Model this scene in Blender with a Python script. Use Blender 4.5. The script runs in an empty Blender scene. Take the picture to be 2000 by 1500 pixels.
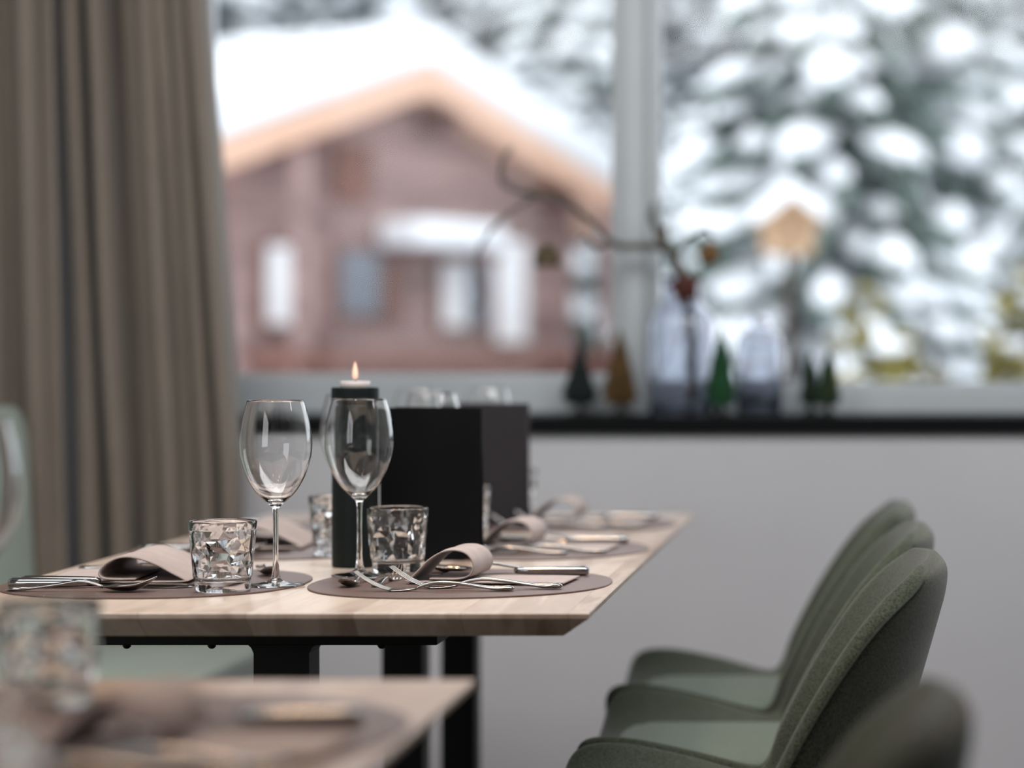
import bpy, bmesh, math, random
from mathutils import Vector, Matrix, noise
PI = math.pi
S = bpy.context.scene
C = S.collection
random.seed(5)

# ------------------------------------------------------------------ camera
F = 4722.0                      # focal length in pixels (85 mm lens, 2000 px wide)
cam_d = bpy.data.cameras.new('camera')
cam = bpy.data.objects.new('camera', cam_d); C.objects.link(cam); S.camera = cam
cam.location = (0, 0, 1.047); cam.rotation_euler = (PI/2, 0, 0)
cam_d.lens = 85; cam_d.sensor_width = 36
cam_d.shift_x = -0.339; cam_d.shift_y = -0.026
cam_d.clip_start = 0.05; cam_d.clip_end = 300
cam_d.dof.use_dof = True; cam_d.dof.focus_distance = 3.08; cam_d.dof.aperture_fstop = 1.9
# ------------------------------------------------------------------ view, world, lights
S.view_settings.view_transform = 'Standard'; S.view_settings.look = 'None'
S.view_settings.gamma = 1; S.view_settings.exposure = 0.0
S.view_settings.use_curve_mapping = False
try:
    S.cycles.use_denoising = True
    S.cycles.max_bounces = 16; S.cycles.transmission_bounces = 14; S.cycles.transparent_max_bounces = 16
    S.cycles.sample_clamp_indirect = 8
except Exception: pass
W = bpy.data.worlds.new('overcast_sky'); S.world = W; W.use_nodes = True
W.node_tree.nodes['Background'].inputs[0].default_value = (0.90, 0.95, 1.0, 1)
W.node_tree.nodes['Background'].inputs[1].default_value = 2.25
def area(name, loc, rot, sx, sy, power, col):
    l = bpy.data.lights.new(name, 'AREA'); l.shape = 'RECTANGLE'; l.size = sx; l.size_y = sy
    l.energy = power; l.color = col
    o = bpy.data.objects.new(name, l); o.location = loc; o.rotation_euler = rot; C.objects.link(o); return o
area('overhead_fill', (0.1, 2.95, 2.5), (0.75, 0, 0), 3.4, 1.2, 84, (1.0, 1.0, 1.0))  # unseen fill added overhead to brighten the back wall and table
area('left_side_fill', (-2.2, 0.2, 1.6), (0, -PI/2, 0.35), 1.7, 3.2, 50, (0.97, 0.98, 1.0))  # unseen fill added at the left; that wall has no window
for i, (x, y) in enumerate([(-0.95, 1.2), (-0.4, 1.1), (-0.7, 2.5), (-0.2, 2.0), (-0.78, 2.3), (-0.84, 1.95), (-0.72, 3.3), (-0.66, 3.7), (-0.82, 4.0)]):
    l = bpy.data.lights.new('warm_glint_spot', 'SPOT'); l.spot_size = 1.9; l.spot_blend = 0.4; l.energy = 5.0; l.color = (1.0, 0.62, 0.34); l.shadow_soft_size = 0.035  # unseen warm spots added to put glints on the cutlery
    o = bpy.data.objects.new('warm_glint_spot', l); o.location = (x, y, 2.15); C.objects.link(o)

# ------------------------------------------------------------------ materials
def srgb(r, g, b):
    f = lambda c: (c/255/12.92) if c/255 <= 0.04045 else ((c/255+0.055)/1.055)**2.4
    return (f(r), f(g), f(b), 1)
class NT:
    def __init__(s, name):
        s.m = bpy.data.materials.new(name); s.m.use_nodes = True
        s.t = s.m.node_tree; s.b = s.t.nodes['Principled BSDF']
    def n(s, typ, **kw):
        x = s.t.nodes.new(typ)
        for k, v in kw.items(): setattr(x, k, v)
        return x
    def l(s, a, b): s.t.links.new(a, b)
def pbr(name, col, rough=0.5, metal=0.0, spec=0.5, bump=0, bscale=50, var=0, vscale=5, stretch=(1, 1, 1), sheen=0):
    q = NT(name); b = q.b
    b.inputs['Base Color'].default_value = col; b.inputs['Roughness'].default_value = rough
    b.inputs['Metallic'].default_value = metal; b.inputs['Specular IOR Level'].default_value = spec
    if sheen: b.inputs['Sheen Weight'].default_value = sheen; b.inputs['Sheen Roughness'].default_value = 0.5
    tc = q.n('ShaderNodeTexCoord'); mp = q.n('ShaderNodeMapping'); mp.inputs['Scale'].default_value = stretch
    q.l(tc.outputs['Object'], mp.inputs[0])
    nz = q.n('ShaderNodeTexNoise'); nz.inputs['Scale'].default_value = vscale; nz.inputs['Detail'].default_value = 4
    q.l(mp.outputs[0], nz.inputs['Vector'])
    mx = q.n('ShaderNodeMix', data_type='RGBA')
    v = max(var, 0.03)
    mx.inputs['A'].default_value = tuple(c*(1-v) for c in col[:3]) + (1,)
    mx.inputs['B'].default_value = tuple(min(1, c*(1+v)) for c in col[:3]) + (1,)
    cr = q.n('ShaderNodeMapRange'); cr.inputs['From Min'].default_value = 0.35; cr.inputs['From Max'].default_value = 0.65
    q.l(nz.outputs['Fac'], cr.inputs['Value']); q.l(cr.outputs[0], mx.inputs['Factor'])
    q.l(mx.outputs['Result'], b.inputs['Base Color'])
    if bump:
        n2 = q.n('ShaderNodeTexNoise'); n2.inputs['Scale'].default_value = bscale; n2.inputs['Detail'].default_value = 3
        q.l(mp.outputs[0], n2.inputs['Vector'])
        bp = q.n('ShaderNodeBump'); bp.inputs['Strength'].default_value = bump; bp.inputs['Distance'].default_value = 0.002
        q.l(n2.outputs['Fac'], bp.inputs['Height']); q.l(bp.outputs[0], b.inputs['Normal'])
    return q.m
def glass(name, col=(1, 1, 1, 1), ior=1.5, rough=0.0, bump=0, bscale=40):
    q = NT(name); b = q.b
    b.inputs['Base Color'].default_value = col; b.inputs['Roughness'].default_value = rough
    b.inputs['Transmission Weight'].default_value = 1; b.inputs['IOR'].default_value = ior
    if bump:
        tc = q.n('ShaderNodeTexCoord'); n2 = q.n('ShaderNodeTexNoise'); n2.inputs['Scale'].default_value = bscale
        q.l(tc.outputs['Object'], n2.inputs['Vector'])
        bp = q.n('ShaderNodeBump'); bp.inputs['Strength'].default_value = bump; bp.inputs['Distance'].default_value = 0.01
        q.l(n2.outputs['Fac'], bp.inputs['Height']); q.l(bp.outputs[0], b.inputs['Normal'])
    return q.m
def pane_mat():
    q = NT('window_glass'); t = q.t
    tr = q.n('ShaderNodeBsdfTransparent'); gl = q.n('ShaderNodeBsdfGlossy'); gl.inputs['Roughness'].default_value = 0.0
    fr = q.n('ShaderNodeFresnel'); fr.inputs['IOR'].default_value = 1.22
    mx = q.n('ShaderNodeMixShader'); q.l(fr.outputs[0], mx.inputs[0]); q.l(tr.outputs[0], mx.inputs[1]); q.l(gl.outputs[0], mx.inputs[2])
    q.l(mx.outputs[0], t.nodes['Material Output'].inputs['Surface']); return q.m
def wood_mat(name, plank=0.125, light=(208, 192, 177), dark=(128, 96, 78), off=0.0):
    q = NT(name); b = q.b
    tc = q.n('ShaderNodeTexCoord'); sp = q.n('ShaderNodeSeparateXYZ'); q.l(tc.outputs['Object'], sp.inputs[0])
    def M(op, a, bb=None):
        x = q.n('ShaderNodeMath', operation=op)
        for i, v in enumerate((a, bb)):
            if v is None: continue
            if isinstance(v, (int, float)): x.inputs[i].default_value = v
            else: q.l(v, x.inputs[i])
        return x.outputs[0]
    # slight waver of plank joints + plank id across x
    px = M('DIVIDE', M('ADD', sp.outputs[0], 5.0+off), plank)
    pid = M('FLOOR', px)
    wn = q.n('ShaderNodeTexWhiteNoise', noise_dimensions='1D'); q.l(pid, wn.inputs['W'])
    cmb = q.n('ShaderNodeCombineXYZ')
    q.l(sp.outputs[0], cmb.inputs[0])
    q.l(M('MULTIPLY', sp.outputs[1], 0.16), cmb.inputs[1])
    q.l(M('ADD', M('MULTIPLY', wn.outputs['Value'], 9.0), M('MULTIPLY', sp.outputs[2], 0.6)), cmb.inputs[2])
    n1 = q.n('ShaderNodeTexNoise'); n1.inputs['Scale'].default_value = 9; n1.inputs['Detail'].default_value = 3
    n1.inputs['Distortion'].default_value = 0.8
    q.l(cmb.outputs[0], n1.inputs['Vector'])
    # ring-like grain
    rings = M('SINE', M('MULTIPLY', n1.outputs['Fac'], 58.0))
    n2 = q.n('ShaderNodeTexNoise'); n2.inputs['Scale'].default_value = 160; n2.inputs['Detail'].default_value = 2
    q.l(cmb.outputs[0], n2.inputs['Vector'])
    heart = q.n('ShaderNodeMapRange'); heart.inputs['From Min'].default_value = 0.52; heart.inputs['From Max'].default_value = 0.66
    q.l(n1.outputs['Fac'], heart.inputs['Value'])
    base = M('ADD', M('MULTIPLY', wn.outputs['Value'], 0.46), M('MULTIPLY', heart.outputs[0], 0.42))
    g = M('ADD', base, M('MULTIPLY', rings, 0.075))
    g = M('ADD', g, M('MULTIPLY', M('SUBTRACT', n2.outputs['Fac'], 0.5), 0.25))
    mx = q.n('ShaderNodeMix', data_type='RGBA'); mx.clamp_factor = True
    mx.inputs['A'].default_value = srgb(*light); mx.inputs['B'].default_value = srgb(*dark)
    q.l(g, mx.inputs['Factor'])
    # joints
    fr = M('FRACT', px); j = M('LESS_THAN', fr, 0.010)
    mj = q.n('ShaderNodeMix', data_type='RGBA'); q.l(M('MULTIPLY', j, 0.45), mj.inputs['Factor'])
    q.l(mx.outputs['Result'], mj.inputs['A']); mj.inputs['B'].default_value = srgb(90, 60, 45)
    q.l(mj.outputs['Result'], b.inputs['Base Color'])
    b.inputs['Roughness'].default_value = 0.32; b.inputs['Specular IOR Level'].default_value = 0.7
    bp = q.n('ShaderNodeBump'); bp.inputs['Strength'].default_value = 0.12; bp.inputs['Distance'].default_value = 0.001
    q.l(n2.outputs['Fac'], bp.inputs['Height']); q.l(bp.outputs[0], b.inputs['Normal'])
    return q.m
def weave_mat(name, c1, c2, scale=900):
    q = NT(name); b = q.b
    tc = q.n('ShaderNodeTexCoord')
    hs = []
    for st in ((1, 1, 0.3), (0.35, 1, 1)):
        mp = q.n('ShaderNodeMapping'); mp.inputs['Scale'].default_value = st; q.l(tc.outputs['Object'], mp.inputs[0])
        nz = q.n('ShaderNodeTexNoise'); nz.inputs['Scale'].default_value = scale; nz.inputs['Detail'].default_value = 1
        q.l(mp.outputs[0], nz.inputs['Vector']); hs.append(nz.outputs['Fac'])
    ad = q.n('ShaderNodeMath', operation='ADD'); q.l(hs[0], ad.inputs[0]); q.l(hs[1], ad.inputs[1])
    mr = q.n('ShaderNodeMapRange'); mr.inputs['From Min'].default_value = 0.8; mr.inputs['From Max'].default_value = 1.2
    q.l(ad.outputs[0], mr.inputs['Value'])
    mx = q.n('ShaderNodeMix', data_type='RGBA'); mx.inputs['A'].default_value = c1; mx.inputs['B'].default_value = c2
    q.l(mr.outputs[0], mx.inputs['Factor']); q.l(mx.outputs['Result'], b.inputs['Base Color'])
    bp = q.n('ShaderNodeBump'); bp.inputs['Strength'].default_value = 0.35; bp.inputs['Distance'].default_value = 0.0012
    q.l(mr.outputs[0], bp.inputs['Height']); q.l(bp.outputs[0], b.inputs['Normal'])
    b.inputs['Roughness'].default_value = 0.9; b.inputs['Specular IOR Level'].default_value = 0.2
    b.inputs['Sheen Weight'].default_value = 0.35; b.inputs['Sheen Roughness'].default_value = 0.4
    return q.m
def emit(name, col, s):
    q = NT(name); q.b.inputs['Base Color'].default_value = col
    q.b.inputs['Emission Color'].default_value = col; q.b.inputs['Emission Strength'].default_value = s
    tc = q.n('ShaderNodeTexCoord'); return q.m
M = dict(
    wood=wood_mat('table_wood'),
    wood2=wood_mat('near_table_wood', light=(190, 168, 150), dark=(128, 94, 75), off=0.31),
    black=pbr('black_steel', srgb(8, 11, 12), 0.5, 0.0, 0.25, bump=0.05, bscale=300),
    glass=glass('clear_glass'),
    steel=pbr('polished_cutlery', srgb(165, 163, 160), 0.12, 1.0, var=0.04, vscale=30),
    steel2=pbr('brushed_handle', srgb(160, 160, 160), 0.12, 1.0, var=0.05, vscale=60),
    mat=pbr('taupe_leather', srgb(100, 80, 74), 0.42, 0, 0.5, bump=0.25, bscale=500, var=0.06, vscale=8),
    napkin=pbr('taupe_linen', srgb(172, 160, 156), 0.9, 0, 0.2, bump=0.3, bscale=700, var=0.05, vscale=30),
    chair=weave_mat('olive_green_weave', srgb(28, 34, 29), srgb(82, 88, 72), 900),
    pad=weave_mat('top_lit_sage_seat_weave', srgb(84, 96, 86), srgb(118, 128, 115), 900),  # paler than the shell: light from above put into the colour
    piping=pbr('dark_piping', srgb(30, 34, 28), 0.8),
    bench=pbr('mint_green_leatherette', srgb(166, 178, 169), 0.5, 0, 0.5, bump=0.06, bscale=200, var=0.04, vscale=4),
    wall=pbr('grey_plaster', srgb(190, 190, 194), 0.85, 0, 0.2, bump=0.05, bscale=120, var=0.02, vscale=2),
    frame=pbr('grey_window_lacquer', srgb(176, 182, 186), 0.4, bump=0.01, bscale=40),
    sill=pbr('black_stone', srgb(3, 6, 7), 0.6, 0, 0.12, bump=0.03, bscale=100),
    floor=wood_mat('oak_floor', 0.16, (74, 60, 50), (50, 40, 33)),
    ceil=pbr('white_ceiling', srgb(196, 194, 190), 0.9),
    curtain=pbr('taupe_curtain', srgb(124, 114, 104), 0.85, 0, 0.2, bump=0.15, bscale=500, var=0.03, vscale=12, sheen=0.15),
    menu=pbr('black_leatherette', srgb(8, 9, 12), 0.6, 0, 0.12, bump=0.1, bscale=600),
    menu2=pbr('charcoal_leatherette', srgb(38, 36, 40), 0.6, 0, 0.2, bump=0.1, bscale=600),
    paper=pbr('cream_paper', srgb(225, 218, 205), 0.8),
    holder=pbr('green_black_lacquer', srgb(7, 18, 18), 0.55, 0, 0.25),
    wax=pbr('pink_wax', srgb(226, 192, 186), 0.5),
    cup=pbr('pale_cup', srgb(214, 204, 202), 0.3),
    wick=pbr('wick', srgb(40, 30, 25), 0.9),
    flame=emit('flame', (0.85, 0.55, 0.40, 1), 0.55),
    rubber=pbr('rubber', srgb(20, 20, 20), 0.8),
    pane=pane_mat(),
    snow=pbr('snow', srgb(240, 243, 247), 0.8, 0, 0.2, bump=0.2, bscale=6, var=0.015, vscale=1.5),
    needle=pbr('spruce_needles', srgb(92, 104, 99), 0.9, 0, 0.2, var=0.55, vscale=3.5, bump=0.5, bscale=60),
    needle2=pbr('dark_spruce_needles', srgb(70, 80, 82), 0.9, 0, 0.2, var=0.5, vscale=3),
    olive=pbr('olive_leaves', srgb(122, 114, 62), 0.8, 0, 0.2, var=0.4, vscale=9),
    bark=pbr('bark', srgb(70, 60, 54), 0.95, 0, 0.2, var=0.3, vscale=12),
    fascia=pbr('new_larch_board', srgb(224, 184, 160), 0.7, 0, 0.2, var=0.06, vscale=8, stretch=(0.3, 1, 4)),
    log=pbr('weathered_brown_boards', srgb(154, 129, 125), 0.85, 0, 0.2, var=0.28, vscale=2.2, stretch=(0.35, 0.35, 3.2)),
    log2=pbr('dark_brown_boards', srgb(104, 76, 72), 0.85, 0, 0.2, var=0.25, vscale=3, stretch=(2.5, 2.5, 0.4)),
    shutter=pbr('reddish_brown_shutter', srgb(124, 88, 78), 0.8, 0, 0.2, var=0.15, vscale=6),
    whitepanel=pbr('white_panel', srgb(246, 246, 248), 0.7),  # flat white fill of some chalet openings
    darkpane=pbr('grey_reflecting_pane', srgb(120, 126, 136), 0.15, 0, 0.8),
    hutwood=pbr('honey_brown_boards', srgb(176, 146, 118), 0.8, 0, 0.2, var=0.12, vscale=5, stretch=(3, 3, 0.4)),
    twig=pbr('grey_brown_twig', srgb(92, 88, 80), 0.9, 0, 0.2, var=0.25, vscale=40, bump=0.3, bscale=200),
    vase=glass('bluish_ribbed_glass', (0.86, 0.89, 0.97, 1), 1.45, 0.04, 0.35, 35),
    gold=pbr('gold_glitter', srgb(70, 54, 24), 0.6, 0.0, var=0.25, vscale=80),
    brown=pbr('brown_felt', srgb(104, 76, 42), 0.85, var=0.15, vscale=60),
    rust=pbr('rust_red_felt', srgb(66, 24, 12), 0.7, var=0.2, vscale=50),
    b_teal=pbr('teal_black_bristles', srgb(4, 18, 18), 0.85, var=0.4, vscale=60),
    b_gold=pbr('mustard_bristles', srgb(78, 56, 18), 0.85, var=0.35, vscale=60),
    b_green=pbr('bright_green_bristles', srgb(8, 62, 30), 0.85, var=0.4, vscale=60),
    b_dark=pbr('dark_green_bristles', srgb(10, 36, 18), 0.85, var=0.4, vscale=60),
    b_olive=pbr('olive_green_bristles', srgb(24, 46, 18), 0.85, var=0.4, vscale=60),
    stub=pbr('dark_wood_stub', srgb(30, 32, 28), 0.7),
    thread=pbr('thread', srgb(120, 112, 100), 0.9),
)
# ------------------------------------------------------------------ helpers
def link(name, me, mat, parent=None, loc=(0, 0, 0), rz=0):
    o = bpy.data.objects.new(name, me); C.objects.link(o)
    if mat is not None: me.materials.append(mat)
    if parent is not None: o.parent = parent
    o.location = loc; o.rotation_euler = (0, 0, rz); return o
def obj(name, bm, mat, parent=None, smooth=True, loc=(0, 0, 0), rz=0):
    bmesh.ops.recalc_face_normals(bm, faces=bm.faces)
    me = bpy.data.meshes.new(name); bm.to_mesh(me); bm.free()
    if smooth:
        for p in me.polygons: p.use_smooth = True
    return link(name, me, mat, parent, loc, rz)
def tag(o, label, cat, group=None):
    o['label'] = label; o['category'] = cat
    if group: o['group'] = group
    return o
def thing(name, label, cat, loc=(0, 0, 0), rz=0, group=None):
    o = bpy.data.objects.new(name, None); C.objects.link(o); o.empty_display_size = 0.05
    o.location = loc; o.rotation_euler = (0, 0, rz)
    return tag(o, label, cat, group)
def struct(o): o['kind'] = 'structure'; return o
def copy_tree(o, loc=None, rz=None, label=None, parent=None, group=None):
    c = o.copy(); C.objects.link(c)
    if parent is not None: c.parent = parent
    if loc is not None: c.location = loc
    if rz is not None: c.rotation_euler[2] = rz
    if label: c['label'] = label
    if group: c['group'] = group
    for ch in list(o.children): copy_tree(ch, parent=c)
    return c
def bx(bm, x0, x1, y0, y1, z0, z1, bev=0):
    vs = [bm.verts.new((x, y, z)) for z in (z0, z1) for x, y in ((x0, y0), (x1, y0), (x1, y1), (x0, y1))]
    fs = [bm.faces.new([vs[i] for i in f]) for f in ((0, 3, 2, 1), (4, 5, 6, 7), (0, 1, 5, 4), (1, 2, 6, 5), (2, 3, 7, 6), (3, 0, 4, 7))]
    if bev:
        es = set(e for f in fs for e in f.edges)
        bmesh.ops.bevel(bm, geom=list(es), offset=bev, segments=3, affect='EDGES', profile=0.6)
    return bm
def box(*a, **k):
    bm = bmesh.new(); bx(bm, *a, **k); return bm
def loft(bm, rings, cap0=True, cap1=True, closed=True):
    rv = [[bm.verts.new(p) for p in r] for r in rings]; n = len(rv[0])
    for a, b in zip(rv, rv[1:]):
        for i in range(n if closed else n-1):
            j = (i+1) % n; bm.faces.new((a[i], a[j], b[j], b[i]))
    if cap0: bm.faces.new(rv[0][::-1])
    if cap1: bm.faces.new(rv[-1])
    return rv
def lathe(prof, seg=48, cap0=False, cap1=False, fn=None, bm=None):
    bm = bm or bmesh.new(); rings = []
    for r, z in prof:
        if r < 1e-6: r = 1e-5
        ring = []
        for i in range(seg):
            a = 2*PI*i/seg; rr = r*(fn(a, z, r) if fn else 1)
            ring.append((rr*math.cos(a), rr*math.sin(a), z))
        rings.append(ring)
    loft(bm, rings, cap0, cap1)
    bmesh.ops.remove_doubles(bm, verts=bm.verts, dist=3e-5)
    return bm
def tube(bm, pts, rad, seg=8):
    pts = [Vector(p) for p in pts]; n = len(pts)
    if not hasattr(rad, '__len__'): rad = [rad]*n
    rings = []; up = Vector((0.13, 0.21, 0.97))
    for i, p in enumerate(pts):
        t = (pts[min(i+1, n-1)]-pts[max(i-1, 0)]).normalized()
        a = t.cross(up)
        if a.length < 1e-3: a = t.cross(Vector((1, 0, 0)))
        a.normalize(); b = t.cross(a); 
        rings.append([p + (a*math.cos(2*PI*k/seg)+b*math.sin(2*PI*k/seg))*rad[i] for k in range(seg)])
    loft(bm, rings); return bm
def smoothpath(pts, n=6):
    P = [Vector(p) for p in pts]; out = []
    Q = [2*P[0]-P[1]] + P + [2*P[-1]-P[-2]]
    for i in range(1, len(Q)-2):
        for k in range(n):
            t = k/n; p0, p1, p2, p3 = Q[i-1], Q[i], Q[i+1], Q[i+2]
            out.append(0.5*((2*p1)+(p2-p0)*t+(2*p0-5*p1+4*p2-p3)*t*t+(3*p1-p0-3*p2+p3)*t**3))
    out.append(P[-1]); return out
def shell(grid, thick, bm=None, closed_rim=True, mid=0.0):
    """closed shell: grid of points (rows x cols); thickness is applied along -normal; rim rounded by mid bulge."""
    bm = bm or bmesh.new(); R = len(grid); K = len(grid[0])
    N = [[None]*K for _ in range(R)]
    for i in range(R):
        for j in range(K):
            du = grid[i][min(j+1, K-1)]-grid[i][max(j-1, 0)]
            dv = grid[min(i+1, R-1)][j]-grid[max(i-1, 0)][j]
            nn = dv.cross(du)
            N[i][j] = nn.normalized() if nn.length > 1e-9 else Vector((0, 0, 1))
    th = thick if callable(thick) else (lambda i, j: thick)
    A = [[bm.verts.new(grid[i][j]) for j in range(K)] for i in range(R)]
    B = [[bm.verts.new(grid[i][j]-N[i][j]*th(i, j)) for j in range(K)] for i in range(R)]
    for i in range(R-1):
        for j in range(K-1):
            bm.faces.new((A[i][j], A[i][j+1], A[i+1][j+1], A[i+1][j]))
            bm.faces.new((B[i][j], B[i+1][j], B[i+1][j+1], B[i][j+1]))
    rim = [(0, j) for j in range(K)] + [(i, K-1) for i in range(1, R)] + [(R-1, j) for j in range(K-2, -1, -1)] + [(i, 0) for i in range(R-2, 0, -1)]
    if mid:
        cs = []
        for (i, j) in rim:
            ii = min(max(i, 1), R-2); jj = min(max(j, 1), K-2)
            o = (grid[i][j]-grid[ii][jj]); o = o.normalized() if o.length > 1e-9 else Vector((0, 0, 0))
            c = (A[i][j].co+B[i][j].co)/2 + o*mid
            cs.append(bm.verts.new(c))
        n = len(rim)
        for k in range(n):
            k2 = (k+1) % n; (i, j), (p, q) = rim[k], rim[k2]
            bm.faces.new((A[i][j], A[p][q], cs[k2], cs[k])); bm.faces.new((cs[k], cs[k2], B[p][q], B[i][j]))
    else:
        for k in range(len(rim)):
            (i, j), (p, q) = rim[k], rim[(k+1) % len(rim)]
            bm.faces.new((A[i][j], A[p][q], B[p][q], B[i][j]))
    outer = [B[i][j].co.copy() for (i, j) in rim]
    return bm, outer
def sub(o, lv=2):
    m = o.modifiers.new('subdivision', 'SUBSURF'); m.levels = lv; m.render_levels = lv; return o
def gpt(x, y, z=0.75):          # ground point of a photo position at height z
    D = (1.047-z)*F/(y-698.0); return ((x-1678)/F*D, D)

# ------------------------------------------------------------------ room
def wall_obj(name, b, mat): return struct(obj(name, b, mat, None, smooth=False))
bm = box(-2.3, 3.2, -2.6, 5.75, -0.12, 0.0); wall_obj('floor', bm, M['floor'])
bm = box(-2.3, 3.2, -2.6, 5.75, 2.75, 2.85); wall_obj('ceiling', bm, M['ceil'])
bm = box(-2.42, -2.3, -2.6, 5.75, 0, 2.75); wall_obj('wall_left', bm, M['wall'])
bm = box(3.2, 3.32, -2.6, 5.75, 0, 2.75); wall_obj('wall_right', bm, M['wall'])
bm = box(-2.42, 3.32, -2.72, -2.6, 0, 2.75); wall_obj('wall_front', bm, M['wall'])
bm = bmesh.new()      # back wall around the window
bx(bm, -2.3, 3.2, 5.30, 5.75, 0, 0.879); bx(bm, -2.3, -1.53, 5.30, 5.75, 0.879, 2.75)
bx(bm, 2.2, 3.2, 5.30, 5.75, 0.879, 2.75); bx(bm, -1.53, 2.2, 5.30, 5.75, 2.45, 2.75)
wall_obj('wall_back', bm, M['wall'])
wall_obj('baseboard_back', box(-2.3, 3.2, 5.285, 5.30, 0, 0.07, bev=0.003), M['frame'])
wall_obj('trim_1', box(-1.53, 2.2, 5.28, 5.60, 0.879, 0.919, bev=0.004), M['sill'])
def window(n, x0, x1, zb, x_l, x_r):
    fr = bmesh.new()
    bx(fr, x0, x1, 5.50, 5.58, 0.919, zb, bev=0.006); bx(fr, x0, x1, 5.50, 5.58, 2.37, 2.45, bev=0.006)
    bx(fr, x0, x0+x_l, 5.505, 5.58, zb, 2.37, bev=0.006); bx(fr, x1-x_r, x1, 5.505, 5.58, zb, 2.37, bev=0.006)
    bx(fr, x0+x_l, x1-x_r, 5.52, 5.57, zb, zb+0.018, bev=0.003)
    o = struct(obj('window_%d' % n, fr, M['frame'], None, smooth=False))
    obj('pane', box(x0+x_l-0.005, x1-x_r+0.005, 5.540, 5.546, zb+0.001, 2.375), M['pane'], o, smooth=False)
window(1, -1.53, -0.509, 0.992, 0.05, 0.055)
window(2, -0.509, 2.2, 0.972, 0.055, 0.06)
wall_obj('trim_2', box(-0.535, -0.485, 5.47, 5.50, 0.919, 2.45, bev=0.004), M['frame'])

# ------------------------------------------------------------------ curtains
def curtain(name, label, xl, xr, y0, folds, amp, seed, top=2.68, bot=0.02, base_ph=0.0):
    rnd = random.Random(seed); nz, ns = 40, folds*16
    widths = [rnd.uniform(0.45, 1.7) for _ in range(folds)]; tot = sum(widths)
    acc = [0]
    for w in widths: acc.append(acc[-1]+w/tot)
    grid = []
    for i in range(nz+1):
        z = bot+(top-bot)*i/nz; row = []
        for k in range(ns+1):
            s = k/ns; f = next((q for q in range(folds) if s <= acc[q+1]+1e-9), folds-1)
            ph = f+(s-acc[f])/(acc[f+1]-acc[f])
            a = amp*(0.8+0.9*noise.noise(Vector((ph*1.3, seed, z*0.5))))
            w = noise.noise(Vector((ph*0.8+seed, z*0.7, 3.0)))*0.22
            th = 2*PI*ph+base_ph+w*2
            x = xl(z)+(xr(z)-xl(z))*s + 0.012*math.sin(2*th)*-1 + 0.006*noise.noise(Vector((ph*2, z*1.5, seed)))
            y = y0+a*math.sin(th)+0.25*a*math.sin(2*th+1.1)
            row.append(Vector((x, y, z)))
        grid.append(row)
    bm, _ = shell(grid, 0.002)
    o = obj(name, bm, M['curtain']); return tag(o, label, 'curtain')
zt = lambda z: (1.8-z)/0.85
curtain('curtain', 'taupe curtain with deep folds hanging at the window edge behind the left table end',
        lambda z: -1.712+0.03*max(0, zt(z)), lambda z: -1.39+0.058*max(-0.2, min(1.2, zt(z)))**0.9 if zt(z) > 0 else -1.39, 5.165, 7, 0.082, 12, base_ph=0.6)
curtain('curtain', 'taupe curtain hanging in the left corner behind the green bench backrest',
        lambda z: -2.16, lambda z: -1.694+0.02*max(0, zt(z)), 5.035, 5, 0.035, 8, base_ph=2.4)

# ------------------------------------------------------------------ tables
def tabletop_bm(w, L):
    # w in x, L in y; top at 0, underside bevelled all round ("swiss edge")
    def ring(x, y, z, r=0.004):
        return [(-x, -y, z), (x, -y, z), (x, y, z), (-x, y, z)]
    bm = bmesh.new(); h, l = w/2, L/2
    loft(bm, [ring(h-0.034, l-0.034, -0.0306), ring(h, l, -0.0065), ring(h, l, -0.0012), ring(h-0.0012, l-0.0012, 0)])
    return bm
def table(name, label, xr, w, y0, L, wood, cols):
    cx, cy = xr-w/2, y0+L/2
    t = thing(name, label, 'table', (cx, cy, 0))
    obj('tabletop', tabletop_bm(w, L), wood, t, smooth=False, loc=(0, 0, 0.75))
    for k, (px, py, pw, full) in enumerate(cols):
        px -= cx; py -= cy
        if full:
            obj('support_plate', box(px-0.255, px+0.205, py-0.05, py+0.05, 0.6765, 0.7195, bev=0.002), M['black'], t, smooth=False)
            for bx_ in (-0.20, -0.09, 0.13):
                q = bmesh.new(); bmesh.ops.create_uvsphere(q, u_segments=12, v_segments=6, radius=0.006, matrix=Matrix.Translation((px+bx_, py-0.03, 0.6755)))
                obj('bolt', q, M['black'], t)
        bm = bmesh.new(); hw = pw/2
        rings = []
        zt_ = 0.6765 if full else 0.7195
        for z, e in ((0.02, 0), (zt_-0.013, 0), (zt_-0.006, 0.003), (zt_-0.002, 0.007), (zt_, 0.012)):
            x1, y1 = hw+e, 0.03
            rings.append([(px-x1, py-y1, z), (px+x1, py-y1, z), (px+x1, py+y1, z), (px-x1, py+y1, z)])
        loft(bm, rings); obj('leg', bm, M['black'], t, smooth=False)
        obj('foot_bar', box(px-0.3, px+0.3, py-0.04, py+0.04, 0.0, 0.02, bev=0.002), M['black'], t, smooth=False)
    return t
table('dining_table', 'pale wooden dining table with chamfered edge and black column legs', -0.314, 0.80, 2.81, 1.79, M['wood'],
      [(-0.748, 3.16, 0.072, True), (-0.765, 4.08, 0.070, True), (-0.741, 4.50, 0.064, False)])
table('dining_table', 'blurred wooden dining table nearest the camera at the bottom left', -0.354, 0.80, 0.63, 1.60, M['wood2'],
      [(-0.76, 0.95, 0.08, True), (-0.76, 1.9, 0.08, True)])

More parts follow.
